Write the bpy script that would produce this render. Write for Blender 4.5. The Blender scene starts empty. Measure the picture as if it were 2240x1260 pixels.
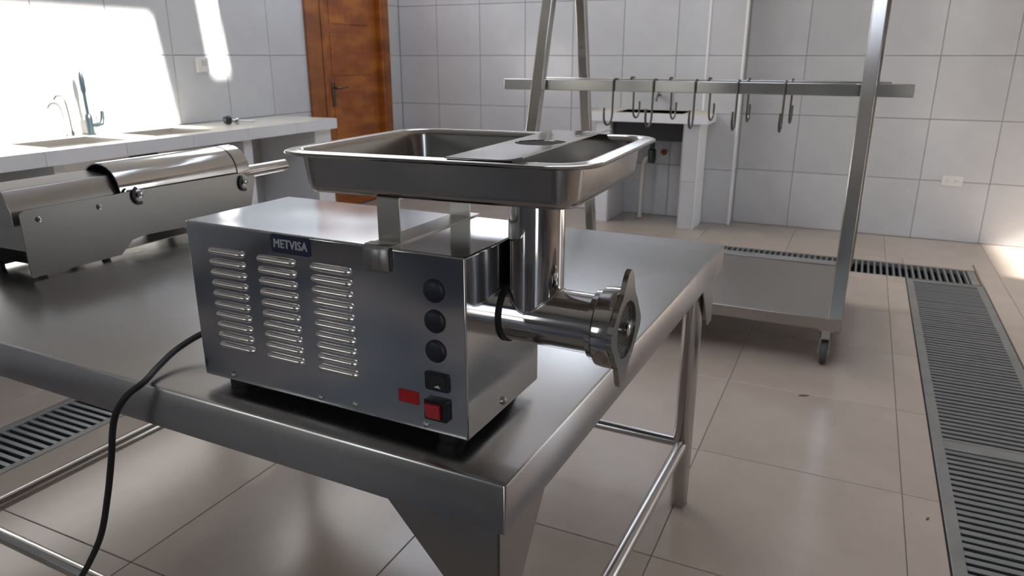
import bpy, bmesh, math, random
from mathutils import Vector, Matrix

random.seed(7)
PI = math.pi
scene = bpy.context.scene
COL = scene.collection

# ------------------------------------------------------------------ camera
F, PITCH, YAW, ROLL = 1589.12, 0.30849, 0.44029, 0.0005
fw = Vector((-math.sin(YAW) * math.cos(PITCH), math.cos(YAW) * math.cos(PITCH), -math.sin(PITCH)))
rt = Vector((math.cos(YAW), math.sin(YAW), 0))
up = rt.cross(fw)
rt, up = rt * math.cos(ROLL) + up * math.sin(ROLL), up * math.cos(ROLL) - rt * math.sin(ROLL)
cd = bpy.data.cameras.new('camera')
cam = bpy.data.objects.new('camera', cd)
COL.objects.link(cam)
cam.matrix_world = Matrix(((rt.x, up.x, -fw.x, 0), (rt.y, up.y, -fw.y, 0), (rt.z, up.z, -fw.z, 1.25), (0, 0, 0, 1)))
cd.sensor_width = 36
cd.lens = 36 * F / 2240
cd.clip_start = 0.02
cd.dof.use_dof = True
cd.dof.focus_distance = 1.0
cd.dof.aperture_fstop = 10
scene.camera = cam

# ------------------------------------------------------------------ sky, sun, daylight openings
world = bpy.data.worlds.new('sky')
scene.world = world
world.use_nodes = True
wn = world.node_tree.nodes
wl = world.node_tree.links
wn.clear()
sky = wn.new('ShaderNodeTexSky')
sky.sky_type = 'NISHITA'
sky.sun_disc = False
sky.sun_elevation = math.radians(33)
sky.sun_rotation = math.radians(-90)
sky.air_density = 1.0
sky.dust_density = 2.5
bg = wn.new('ShaderNodeBackground')
bg.inputs['Strength'].default_value = 1.0
out = wn.new('ShaderNodeOutputWorld')
hs = wn.new('ShaderNodeHueSaturation')
hs.inputs['Saturation'].default_value = 0.4
wl.new(sky.outputs[0], hs.inputs['Color'])
wl.new(hs.outputs[0], bg.inputs[0])
wl.new(bg.outputs[0], out.inputs[0])

SUN_EL = math.radians(33)
sd = bpy.data.lights.new('sun', 'SUN')
sd.energy = 20.0
sd.angle = math.radians(1.6)
sd.color = (1.0, 0.95, 0.88)
sun = bpy.data.objects.new('sun', sd)
COL.objects.link(sun)
sdir = Vector((-math.cos(SUN_EL), 0.06, -math.sin(SUN_EL)))
sun.rotation_euler = sdir.to_track_quat('-Z', 'Y').to_euler()

def portal(loc, size, rot):
    ld = bpy.data.lights.new('daylight_portal', 'AREA')
    ld.shape = 'RECTANGLE'
    ld.size, ld.size_y = size
    ld.cycles.is_portal = True
    o = bpy.data.objects.new('daylight_portal', ld)
    COL.objects.link(o)
    o.location = loc
    o.rotation_euler = rot
    return o

scene.view_settings.view_transform = 'Standard'
scene.view_settings.look = 'None'
scene.view_settings.exposure = 0.5
scene.view_settings.gamma = 1.0
scene.view_settings.use_curve_mapping = False

# ------------------------------------------------------------------ materials
def newmat(name):
    m = bpy.data.materials.new(name)
    m.use_nodes = True
    nt = m.node_tree
    b = nt.nodes['Principled BSDF']
    return m, nt, b

def ramp(nt, fac, stops):
    r = nt.nodes.new('ShaderNodeValToRGB')
    e = r.color_ramp.elements
    e[0].position, e[0].color = stops[0][0], (*stops[0][1], 1)
    e[1].position, e[1].color = stops[-1][0], (*stops[-1][1], 1)
    for p, c in stops[1:-1]:
        x = e.new(p)
        x.color = (*c, 1)
    nt.links.new(fac, r.inputs[0])
    return r.outputs[0]

def noise(nt, scale, detail=3, sc=(1, 1, 1), rough=0.5):
    tc = nt.nodes.new('ShaderNodeTexCoord')
    mp = nt.nodes.new('ShaderNodeMapping')
    mp.inputs['Scale'].default_value = sc
    n = nt.nodes.new('ShaderNodeTexNoise')
    n.inputs['Scale'].default_value = scale
    n.inputs['Detail'].default_value = detail
    n.inputs['Roughness'].default_value = rough
    nt.links.new(tc.outputs['Object'], mp.inputs[0])
    nt.links.new(mp.outputs[0], n.inputs['Vector'])
    return n.outputs['Fac']

def bump(nt, b, height, strength, dist):
    bp = nt.nodes.new('ShaderNodeBump')
    bp.inputs['Strength'].default_value = strength
    bp.inputs['Distance'].default_value = dist
    nt.links.new(height, bp.inputs['Height'])
    nt.links.new(bp.outputs[0], b.inputs['Normal'])

def metal(name, col, r0, r1, nscale=6, sc=(1, 1, 1), bs=0.0, bd=0.002, bscale=9, bsc=(1, 1, 1), var=0.12):
    m, nt, b = newmat(name)
    b.inputs['Metallic'].default_value = 1
    f = noise(nt, nscale, 1.5, sc, 0.5)
    c2 = tuple(x * (1 - var) for x in col)
    nt.links.new(ramp(nt, f, [(0.15, c2), (0.85, col)]), b.inputs['Base Color'])
    nt.links.new(ramp(nt, f, [(0.15, (r0,) * 3), (0.85, (r1,) * 3)]), b.inputs['Roughness'])
    if bs:
        bump(nt, b, noise(nt, bscale, 0.5, bsc), bs, bd)
    return m

def plain(name, col, rough, metallic=0.0, var=0.0, nscale=8, spec=0.5, coat=0.0):
    m, nt, b = newmat(name)
    b.inputs['Metallic'].default_value = metallic
    b.inputs['Roughness'].default_value = rough
    b.inputs['Specular IOR Level'].default_value = spec
    b.inputs['Coat Weight'].default_value = coat
    if var:
        f = noise(nt, nscale, 4)
        nt.links.new(ramp(nt, f, [(0.3, tuple(x * (1 - var) for x in col)), (0.7, col)]), b.inputs['Base Color'])
    else:
        b.inputs['Base Color'].default_value = (*col, 1)
    return m

def tile_mat(name, c0, c1, rough, nscale, obj_var=0.05, sc=(1, 1, 1)):
    m, nt, b = newmat(name)
    f = noise(nt, nscale, 5, sc, 0.6)
    c = ramp(nt, f, [(0.3, c0), (0.7, c1)])
    oi = nt.nodes.new('ShaderNodeObjectInfo')
    mr = nt.nodes.new('ShaderNodeMapRange')
    mr.inputs['To Min'].default_value = 1 - obj_var
    mr.inputs['To Max'].default_value = 1 + obj_var
    nt.links.new(oi.outputs['Random'], mr.inputs['Value'])
    mx = nt.nodes.new('ShaderNodeVectorMath')
    mx.operation = 'SCALE'
    nt.links.new(c, mx.inputs[0])
    nt.links.new(mr.outputs[0], mx.inputs['Scale'])
    nt.links.new(mx.outputs[0], b.inputs['Base Color'])
    b.inputs['Roughness'].default_value = rough
    return m

def wood_mat(name, dark, mid, light):
    m, nt, b = newmat(name)
    n1 = noise(nt, 2.2, 3, (1, 1.2, 3.6))
    n2 = noise(nt, 40, 4, (1, 2.5, 0.12))
    mx = nt.nodes.new('ShaderNodeMath')
    mx.operation = 'MULTIPLY_ADD'
    nt.links.new(n2, mx.inputs[0])
    mx.inputs[1].default_value = 0.35
    nt.links.new(n1, mx.inputs[2])
    nt.links.new(ramp(nt, mx.outputs[0], [(0.42, dark), (0.64, mid), (0.85, light)]), b.inputs['Base Color'])
    b.inputs['Roughness'].default_value = 0.35
    b.inputs['Coat Weight'].default_value = 0.15
    return m

M = {}
M['polished'] = metal('polished_steel', (0.60, 0.60, 0.60), 0.10, 0.20, 5, bs=0.25, bd=0.004, bscale=7)
M['mirror'] = metal('mirror_steel', (0.66, 0.65, 0.64), 0.06, 0.13, 8, bs=0.25, bd=0.002, bscale=16)
M['body'] = metal('grinder_steel', (0.62, 0.63, 0.65), 0.07, 0.17, 7, bs=0.35, bd=0.006, bscale=6)
M['tray'] = metal('tray_steel', (0.52, 0.50, 0.475), 0.16, 0.24, 3, var=.08)
M['plate_steel'] = metal('satin_plate_steel', (0.29, 0.285, 0.28), 0.30, 0.38, 3, var=.06)
M['louver'] = metal('louver_steel', (0.80, 0.79, 0.77), 0.20, 0.28, 6)
M['brushed'] = metal('brushed_steel', (0.42, 0.405, 0.385), 0.27, 0.33, 2.5, var=.06)
M['table'] = metal('table_steel', (0.52, 0.51, 0.505), 0.23, 0.30, 2.5, (1, 1, 1), bs=0.12, bd=0.003, bscale=2.2, var=.06)
M['rail'] = metal('tube_steel', (0.58, 0.565, 0.55), 0.16, 0.24, 4)
M['rack'] = metal('rack_steel', (0.56, 0.55, 0.53), 0.14, 0.26, 4, bs=0.1, bd=0.002)
M['shelf'] = metal('shelf_steel', (0.38, 0.355, 0.33), 0.28, 0.38, 3)
M['grate'] = metal('grate_steel', (0.36, 0.38, 0.39), 0.38, 0.55, 8)
M['grate_frame'] = plain('grate_frame_metal', (0.29, 0.29, 0.275), 0.5, 0.45, 0.2, 10)
M['hook'] = metal('hook_steel', (0.14, 0.135, 0.125), 0.28, 0.4, 6)
M['white_tile'] = tile_mat('wall_tile_glaze', (0.58, 0.585, 0.60), (0.66, 0.665, 0.68), 0.16, 2.5, 0.03)
M['floor_tile'] = tile_mat('floor_tile_porcelain', (0.375, 0.308, 0.258), (0.44, 0.366, 0.310), 0.20, 3.0, 0.03)
M['grout'] = plain('wall_grout', (0.30, 0.30, 0.31), 0.9)
M['floor_grout'] = plain('floor_grout', (0.30, 0.255, 0.22), 0.9)
M['counter'] = tile_mat('counter_tile', (0.84, 0.85, 0.88), (0.90, 0.91, 0.93), 0.18, 4, 0.02)
M['counter_top'] = plain('counter_top_glaze', (0.74, 0.71, 0.62), 0.25, 0, 0.08, 4)
M['sink_top'] = plain('sink_top_stone', (0.60, 0.55, 0.40), 0.3, 0, 0.15, 5)
M['trim'] = plain('edge_trim', (0.93, 0.93, 0.94), 0.25, 0.0)
M['plaster'] = plain('white_plaster', (0.72, 0.71, 0.69), 0.8, 0, 0.06, 2)
M['right_wall'] = plain('right_wall_paint', (0.20, 0.165, 0.14), 0.8, 0, 0.1, 2)
M['rear'] = plain('rear_wall_paint', (0.23, 0.24, 0.26), 0.7, 0, 0.2, 1.5)
dm, dnt, db = newmat('worn_floor_paint')  # blue blotches imitate the camera operator's dark reflection in the steel fronts
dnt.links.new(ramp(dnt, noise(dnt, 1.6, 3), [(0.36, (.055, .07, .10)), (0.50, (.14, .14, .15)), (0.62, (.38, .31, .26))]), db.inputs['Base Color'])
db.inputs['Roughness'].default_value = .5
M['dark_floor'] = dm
M['concrete'] = plain('outside_concrete', (0.42, 0.40, 0.37), 0.9, 0, 0.2, 1)
M['wood'] = wood_mat('door_wood', (0.19, 0.048, 0.010), (0.32, 0.088, 0.016), (0.46, 0.16, 0.026))
M['wood_frame'] = wood_mat('door_frame_wood', (0.17, 0.05, 0.014), (0.27, 0.085, 0.02), (0.38, 0.13, 0.03))
M['black'] = plain('black_plastic', (0.012, 0.013, 0.017), 0.35)
M['rubber'] = plain('black_rubber', (0.012, 0.012, 0.012), 0.6)
M['button'] = plain('button_cap', (0.010, 0.012, 0.022), 0.45)
M['navy'] = plain('navy_label', (0.008, 0.014, 0.06), 0.4)
M['white_print'] = plain('white_print', (0.72, 0.74, 0.76), 0.5)
M['red'] = plain('red_plastic', (0.40, 0.008, 0.014), 0.4)
M['red2'] = plain('red_rocker', (0.46, 0.03, 0.04), 0.35)
M['white_plastic'] = plain('white_plastic', (0.80, 0.79, 0.77), 0.35)
M['pvc'] = plain('pvc_pipe', (0.62, 0.61, 0.58), 0.4)
M['trap'] = plain('dark_green_plastic', (0.02, 0.035, 0.035), 0.4)
M['valve'] = plain('valve_red', (0.26, 0.02, 0.015), 0.4)
M['basin'] = plain('black_basin', (0.015, 0.016, 0.018), 0.35)
M['faucet'] = plain('faucet_lacquer', (0.010, 0.020, 0.026), 0.35)
M['pit'] = plain('drain_pit', (0.02, 0.02, 0.02), 0.9)
M['debris'] = plain('debris', (0.10, 0.07, 0.05), 0.9)
M['wheel'] = plain('caster_rubber', (0.07, 0.07, 0.065), 0.6)
M['zinc'] = metal('zinc_plate', (0.45, 0.45, 0.44), 0.35, 0.5, 10)
M['dark_metal'] = metal('dark_metal', (0.10, 0.10, 0.10), 0.4, 0.5, 10)
M['bronze'] = metal('handle_bronze', (0.20, 0.15, 0.11), 0.3, 0.42, 10)
gm, gnt, gb = newmat('window_glass')
gb.inputs['Base Color'].default_value = (1, 1, 1, 1)
gb.inputs['Roughness'].default_value = 0.0
gb.inputs['Transmission Weight'].default_value = 1.0
gb.inputs['IOR'].default_value = 1.0
M['glass'] = gm

# ------------------------------------------------------------------ mesh builder
class MB:
    def __init__(self):
        self.v, self.f = [], []

    def add(self, vs, fs):
        k = len(self.v)
        self.v += [tuple(p) for p in vs]
        self.f += [tuple(i + k for i in f) for f in fs]
        return self

    def box(self, x0, x1, y0, y1, z0, z1):
        vs = [(x, y, z) for z in (z0, z1) for y in (y0, y1) for x in (x0, x1)]
        return self.add(vs, [(0, 2, 3, 1), (4, 5, 7, 6), (0, 1, 5, 4), (2, 6, 7, 3), (0, 4, 6, 2), (1, 3, 7, 5)])

    def prism(self, poly, axis, a, b):
        """poly: 2-D outline; extruded along axis 0/1/2 from a to b."""
        def P(p, t):
            q = list(p)
            q.insert(axis, t)
            return tuple(q)
        n = len(poly)
        vs = [P(p, a) for p in poly] + [P(p, b) for p in poly]
        fs = [tuple(range(n))[::-1], tuple(range(n, 2 * n))]
        fs += [(i, (i + 1) % n, n + (i + 1) % n, n + i) for i in range(n)]
        return self.add(vs, fs)

    def lathe(self, prof, origin, axis, n=32, cap0=True, cap1=True):
        """prof: list of (t along axis, radius)."""
        ax = Vector(axis).normalized()
        ref = Vector((0, 0, 1)) if abs(ax.z) < 0.9 else Vector((1, 0, 0))
        a = ax.cross(ref).normalized()
        b = ax.cross(a)
        o = Vector(origin)
        vs, fs = [], []
        for t, r in prof:
            for i in range(n):
                an = 2 * PI * i / n
                vs.append(o + ax * t + (a * math.cos(an) + b * math.sin(an)) * r)
        for k in range(len(prof) - 1):
            for i in range(n):
                j = (i + 1) % n
                fs.append((k * n + i, k * n + j, (k + 1) * n + j, (k + 1) * n + i))
        if cap0:
            fs.append(tuple(range(n)))
        if cap1:
            fs.append(tuple(range((len(prof) - 1) * n, len(prof) * n))[::-1])
        return self.add(vs, fs)

    def cyl(self, p0, p1, r, n=24, r1=None):
        p0, p1 = Vector(p0), Vector(p1)
        d = p1 - p0
        return self.lathe([(0, r), (d.length, r if r1 is None else r1)], p0, d, n)

    def tube(self, pts, r, n=10, closed_ends=True):
        pts = [Vector(p) for p in pts]
        rs = r if isinstance(r, (list, tuple)) else [r] * len(pts)
        vs, fs = [], []
        prev = None
        for k, p in enumerate(pts):
            t = (pts[min(k + 1, len(pts) - 1)] - pts[max(k - 1, 0)]).normalized()
            if prev is None:
                ref = Vector((0, 0, 1)) if abs(t.z) < 0.9 else Vector((1, 0, 0))
                a = t.cross(ref).normalized()
            else:
                a = (prev - t * prev.dot(t)).normalized()
            prev = a
            b = t.cross(a)
            for i in range(n):
                an = 2 * PI * i / n
                vs.append(p + (a * math.cos(an) + b * math.sin(an)) * rs[k])
        for k in range(len(pts) - 1):
            for i in range(n):
                j = (i + 1) % n
                fs.append((k * n + i, k * n + j, (k + 1) * n + j, (k + 1) * n + i))
        if closed_ends:
            fs.append(tuple(range(n))[::-1])
            fs.append(tuple(range((len(pts) - 1) * n, len(pts) * n)))
        return self.add(vs, fs)

    def mesh(self, name, mat, smooth=None):
        me = bpy.data.meshes.new(name)
        me.from_pydata(self.v, [], self.f)
        bm = bmesh.new()
        bm.from_mesh(me)
        bmesh.ops.recalc_face_normals(bm, faces=bm.faces)
        bm.to_mesh(me)
        bm.free()
        if mat is not None:
            me.materials.append(M[mat])
        if smooth is not None:
            for p in me.polygons:
                p.use_smooth = True
            me.set_sharp_from_angle(angle=math.radians(smooth))
        return me

    def build(self, name, mat, parent=None, smooth=None, bevel=0, seg=2, loc=None):
        """vertices are in the parent's frame (or the world's when there is none)."""
        o = bpy.data.objects.new(name, self.mesh(name, mat, smooth))
        COL.objects.link(o)
        if parent is not None:
            o.parent = parent
        if loc is not None:
            o.location = loc
        if bevel:
            md = o.modifiers.new('bevel', 'BEVEL')
            md.width = bevel
            md.segments = seg
            md.limit_method = 'ANGLE'
            md.angle_limit = math.radians(40)
            if smooth is None:
                for p in o.data.polygons:
                    p.use_smooth = True
                o.data.set_sharp_from_angle(angle=math.radians(30))
            md.harden_normals = False
        return o

def inst(me, name, parent, loc=(0, 0, 0), rot=(0, 0, 0), scale=(1, 1, 1)):
    o = bpy.data.objects.new(name, me)
    COL.objects.link(o)
    o.parent = parent
    o.location = loc
    o.rotation_euler = rot
    o.scale = scale
    return o

def thing(name, label, cat, loc=(0, 0, 0), rotz=0.0, group=None):
    o = bpy.data.objects.new(name, None)
    COL.objects.link(o)
    o.empty_display_size = 0.05
    o.location = loc
    o.rotation_euler = (0, 0, rotz)
    o['label'] = label
    o['category'] = cat
    if group:
        o['group'] = group
    return o

def structure(o):
    o['kind'] = 'structure'
    return o

def rects_minus(rect, holes):
    out_ = [rect]
    for hx0, hx1, hy0, hy1 in holes:
        nxt = []
        for x0, x1, y0, y1 in out_:
            if hx1 <= x0 or hx0 >= x1 or hy1 <= y0 or hy0 >= y1:
                nxt.append((x0, x1, y0, y1))
                continue
            if hx0 > x0: nxt.append((x0, hx0, y0, y1))
            if hx1 < x1: nxt.append((hx1, x1, y0, y1))
            a, b = max(x0, hx0), min(x1, hx1)
            if hy0 > y0: nxt.append((a, b, y0, hy0))
            if hy1 < y1: nxt.append((a, b, hy1, y1))
        out_ = nxt
    return out_

TILE_CACHE = {}
def tile_mesh(w, h, mat, t=0.009, ch=0.0016):
    """tile lying in XY, face at z=0, body below; origin at its lower left corner."""
    key = (round(w, 3), round(h, 3), mat)
    if key not in TILE_CACHE:
        m = MB()
        vs = [(0, 0, -t), (w, 0, -t), (w, h, -t), (0, h, -t), (0, 0, -ch), (w, 0, -ch), (w, h, -ch), (0, h, -ch),
              (ch, ch, 0), (w - ch, ch, 0), (w - ch, h - ch, 0), (ch, h - ch, 0)]
        fs = [(8, 9, 10, 11)]
        for i in range(4):
            j = (i + 1) % 4
            fs += [(i, j, 4 + j, 4 + i), (4 + i, 4 + j, 8 + j, 8 + i)]
        m.add(vs, fs)
        TILE_CACHE[key] = m.mesh('tile_%s' % mat, mat)
    return TILE_CACHE[key]

ROT_BACK = (PI / 2, 0, 0)             # tile x -> +X, y -> +Z, normal -> -Y
ROT_LEFT = (PI / 2, 0, PI / 2)        # tile x -> +Y, y -> +Z, normal -> +X
ROT_RIGHT = (PI / 2, 0, -PI / 2)      # tile x -> -Y, y -> +Z, normal -> -X

def cuts(a, b, joint, pitch):
    k = math.ceil((a - joint) / pitch - 1e-6)
    xs = [a]
    while joint + k * pitch < b - 0.012:
        x = joint + k * pitch
        if x > a + 0.012:
            xs.append(x)
        k += 1
    xs.append(b)
    return list(zip(xs[:-1], xs[1:]))

G = 0.0035   # joint width
def tile_face(parent, name, mat, us, vs, place, rot):
    for u0, u1 in us:
        for v0, v1 in vs:
            me = tile_mesh(u1 - u0 - G, v1 - v0 - G, mat)
            inst(me, name, parent, place(u0 + G / 2, v0 + G / 2), rot)

# ================================================================== ROOM
XL, XR, YB, YR, ZC = -3.90, 4.0, 5.876, -2.6, 3.2
ZP, ZJ = 0.4187, 0.001

# ---- drains (x0, x1, y0, y1)
DR = (0.353, 0.755, 1.25, 4.728)
DX = (-1.25, 0.745, 4.732, 5.068)
DL = (-2.615, -2.300, 0.55, 2.45)
HOLES = [DR, DX, DL]

floor = MB()
for x0, x1, y0, y1 in rects_minus((XL - .02, XR, YR, YB + .02), HOLES):
    floor.box(x0, x1, y0, y1, -0.05, -0.0085)
floor = structure(floor.build('floor', 'floor_grout'))
for x0, x1 in cuts(XL + .1, 2.2, 0.254 - 0.607 * 10, 0.607):
    for y0, y1 in cuts(0.0, YB, 1.008, 0.6005):
        for a0, a1, b0, b1 in rects_minus((x0, x1, y0, y1), HOLES):
            w, h = a1 - a0 - 0.0016, b1 - b0 - 0.0016
            if w < 0.01 or h < 0.01:
                continue
            inst(tile_mesh(w, h, 'floor_tile'), 'floor_tile', floor, (a0 + 0.0008, b0 + 0.0008, 0))
fm = MB()
for rc in ((2.2, XR, 0, YB), (XL, XL + .1, 0, YB)):
    for x0, x1, y0, y1 in rects_minus(rc, HOLES):
        fm.box(x0, x1, y0, y1, -0.0085, 0)
MB().box(XL, XR, YR, 0, -.0085, 0).build('painted_floor', 'dark_floor', floor)  # unseen area behind the camera, coloured dark to show in steel reflections
fm.build('floor_screed', 'floor_tile', floor)

# ---- back wall
ADDED_BACK = [(-3.3, -1.25, 2.25, 2.95)]  # unseen high opening added to let in sky fill from the back
wm = MB()
for a0, a1, z0, z1 in rects_minus((XL - .2, XR, -.3, ZC), ADDED_BACK):
    wm.box(a0, a1, YB + .0085, YB + .2, z0, z1)
wall_back = structure(wm.build('wall_back', 'grout'))
CX0, CX1, CY = -1.108, -0.838, 5.740
vs_b = cuts(0.0, 2.1, ZJ, ZP)
tile_face(wall_back, 'wall_tile', 'white_tile', cuts(CX1 + .001, 2.2, 0.0 - 4 * .4235, .4235), vs_b, lambda u, v: (u, YB, v), ROT_BACK)
tile_face(wall_back, 'wall_tile', 'white_tile', cuts(XL + .002, CX0, -2.648 - 4 * .428, .428), vs_b, lambda u, v: (u, YB, v), ROT_BACK)
um = MB()
for a0, a1, z0, z1 in rects_minus((XL, XR, 2.1, ZC), ADDED_BACK):
    um.box(a0, a1, YB, YB + .0085, z0, z1)
um.box(2.2, XR, YB, YB + .0085, 0, 2.1)
um.build('upper_tiling', 'white_tile', wall_back)
# column standing out of the back wall
col_ = structure(MB().box(CX0 + .008, CX1 - .008, CY + .0085, YB + .01, 0, ZC).build('wall_column', 'grout'))
tile_face(col_, 'column_tile', 'white_tile', [(CX0 + .004, CX1 - .004)], cuts(0, 3.0, ZJ, ZP), lambda u, v: (u, CY, v), ROT_BACK)
tile_face(col_, 'column_tile', 'white_tile', [(CY + .004, YB - .002)], cuts(0, 3.0, ZJ, ZP), lambda u, v: (CX1, u, v), ROT_LEFT)
tile_face(col_, 'column_tile', 'white_tile', [(CY + .004, YB - .002)], cuts(0, 3.0, ZJ, ZP), lambda u, v: (CX0, u + YB - CY - .012, v), ROT_RIGHT)
MB().box(CX0 - .003, CX0 + .012, CY - .003, CY + .010, 0.86, 3.0).build('corner_trim', 'trim', col_)
MB().box(CX1 - .012, CX1 + .003, CY - .003, CY + .014, 0, 3.0).build('corner_trim', 'trim', col_)

# ---- left wall with the door opening
DY0, DY1, DZ = 4.79, 5.60, 2.08
wl_ = MB()
wl_.box(XL - .2, XL - .0085, YR, DY0, -.3, ZC)
wl_.box(XL - .2, XL - .0085, DY1, YB + .2, -.3, ZC)
wl_.box(XL - .22, XL - .16, DY0, DY1, -.3, DZ)
wl_.box(XL - .16, XL, DY0, DY1, -.3, -.001)
wl_.box(XL - .2, XL - .0085, DY0, DY1, DZ, ZC)
wall_left = structure(wl_.build('wall_left', 'grout'))
for (a, b) in ((0.8, 4.60), (5.69, YB)):
    tile_face(wall_left, 'wall_tile', 'white_tile', cuts(a, b, 2.53 - 6 * .4187, .4187), cuts(0, 2.1, ZJ, ZP), lambda u, v: (XL, u, v), ROT_LEFT)
um = MB()
um.box(XL - .0085, XL, YR, 0.8, 0, ZC)
um.box(XL - .0085, XL, 0.8, 4.60, 2.1, ZC)
um.box(XL - .0085, XL, 4.60, YB, 2.18, ZC)
um.build('upper_tiling', 'white_tile', wall_left)

# ---- rear and right walls with their windows
def wall_with_holes(name, axis, pos, thick, lo, hi, holes, mat):
    m = MB()
    for a0, a1, z0, z1 in rects_minus((lo, hi, 0, ZC), holes):
        if axis == 'x':
            m.box(pos, pos + thick, a0, a1, z0, z1)
        else:
            m.box(a0, a1, pos, pos + thick, z0, z1)
    return structure(m.build(name, mat))
W_RIGHT = [(4.75, 5.75, 0.02, 2.1)]
W_REAR = [(0.85, 1.55, .02, 2.45), (-2.45, -1.9, .8, 1.7), (-3.75, -3.25, .8, 1.7)]
wall_right = wall_with_holes('wall_right', 'x', XR, .18, YR, YB + .2, W_RIGHT, 'right_wall')
wall_rear = wall_with_holes('wall_rear', 'y', YR - .18, .18, XL - .2, XR + .18, W_REAR, 'rear')

# ---- ceiling, with unseen openings added to throw sun and sky on the left side
ADDED_CEIL = [(-1.25, 0.20, 0.90, 3.08), (-1.85, -0.55, 3.40, 3.60), (-3.72, -2.62, 3.65, 5.50)]
cm = MB()
for x0, x1, y0, y1 in rects_minus((XL - .2, XR + .18, YR - .18, YB + .2), ADDED_CEIL):
    cm.box(x0, x1, y0, y1, ZC, ZC + .12)
ceiling = structure(cm.build('ceiling', 'plaster'))

wid = [0]
def window(kind, hole, parts):  # all openings are out of view; roof and back ones are added for light
    wid[0] += 1
    o = bpy.data.objects.new('window_%d' % wid[0], None)
    COL.objects.link(o)
    structure(o)
    a0, a1, b0, b1 = hole
    n = parts
    def bar(p0, p1, q0, q1, nm):
        m = MB()
        if kind == 'x': m.box(XR + .06, XR + .10, p0, p1, q0, q1)
        elif kind == 'b': m.box(p0, p1, YB + .08, YB + .12, q0, q1)
        elif kind == 'y': m.box(p0, p1, YR - .10, YR - .06, q0, q1)
        else: m.box(p0, p1, q0, q1, ZC + .03, ZC + .07)
        m.build(nm, 'zinc', o)
    t = 0.035
    bar(a0, a0 + t, b0, b1, 'window_frame'); bar(a1 - t, a1, b0, b1, 'window_frame')
    bar(a0 + t, a1 - t, b0, b0 + t, 'window_frame'); bar(a0 + t, a1 - t, b1 - t, b1, 'window_frame')
    for i in range(1, n):
        x = a0 + (a1 - a0) * i / n
        bar(x - t / 2, x + t / 2, b0 + t, b1 - t, 'mullion')
    ca, cb, sa, sb = (a0 + a1) / 2, (b0 + b1) / 2, a1 - a0, b1 - b0
    if kind == 'x': portal((XR + .17, ca, cb), (sa, sb), (PI / 2, 0, PI / 2))
    elif kind == 'y': portal((ca, YR - .17, cb), (sa, sb), (PI / 2, 0, 0))
    elif kind == 'b': portal((ca, YB + .19, cb), (sa, sb), (PI / 2, 0, PI))
    else: portal((ca, cb, ZC + .115), (sa, sb), (0, 0, 0))
for h, n in zip(W_RIGHT, (1,)): window('x', h, n)
for h in W_REAR: window('y', h, 1)
for h in ADDED_BACK: window('b', h, 3)
for h in ADDED_CEIL: window('z', h, 1)
structure(MB().box(-30, 30, -30, 30, -.4, -.3).build('outside_ground', 'concrete'))

# ---- door in the left wall
door = bpy.data.objects.new('door_1', None)
COL.objects.link(door)
structure(door)
door.location = (XL, (DY0 + DY1) / 2, 0)
def dbox(nm, mat, x0, x1, y0, y1, z0, z1, bevel=.003, parent=None):
    yc = (DY0 + DY1) / 2
    return MB().box(x0, x1, y0 - yc, y1 - yc, z0, z1).build(nm, mat, parent or door, bevel=bevel)
dbox('door_casing', 'wood_frame', -.006, .022, 4.595, 4.760, 0, 2.17)
dbox('door_casing', 'wood_frame', -.006, .022, 5.600, 5.685, 0, 2.17)
dbox('door_casing', 'wood_frame', -.006, .022, 4.760, 5.600, 2.05, 2.17)
dbox('door_jamb', 'wood_frame', -.15, .030, 4.760, 4.800, 0, 2.05)
dbox('door_jamb', 'wood', -.15, .016, 5.570, 5.600, 0, 2.05)
leaf = dbox('door_leaf', 'wood', -.075, -.035, 4.803, 5.567, .006, 2.045)
for z0, z1 in ((.16, .50), (.58, .88), (1.10, 1.42), (1.50, 1.92)):
    dbox('door_panel', 'wood', -.036, -.029, 4.93, 5.45, z0, z1, .004, leaf)
yc = (DY0 + DY1) / 2
hd = MB().box(-.036, -.026, 4.913 - yc, 4.950 - yc, .855, 1.055).build('handle_plate', 'bronze', door, bevel=.004)
MB().tube([(-.03, 4.932 - yc, 1.005), (.015, 4.932 - yc, 1.005), (.022, 4.945 - yc, 1.005), (.022, 5.00 - yc, 1.008), (.02, 5.055 - yc, 1.010)], [.009, .009, .010, .009, .008]).build('door_handle', 'bronze', door, smooth=50)

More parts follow.
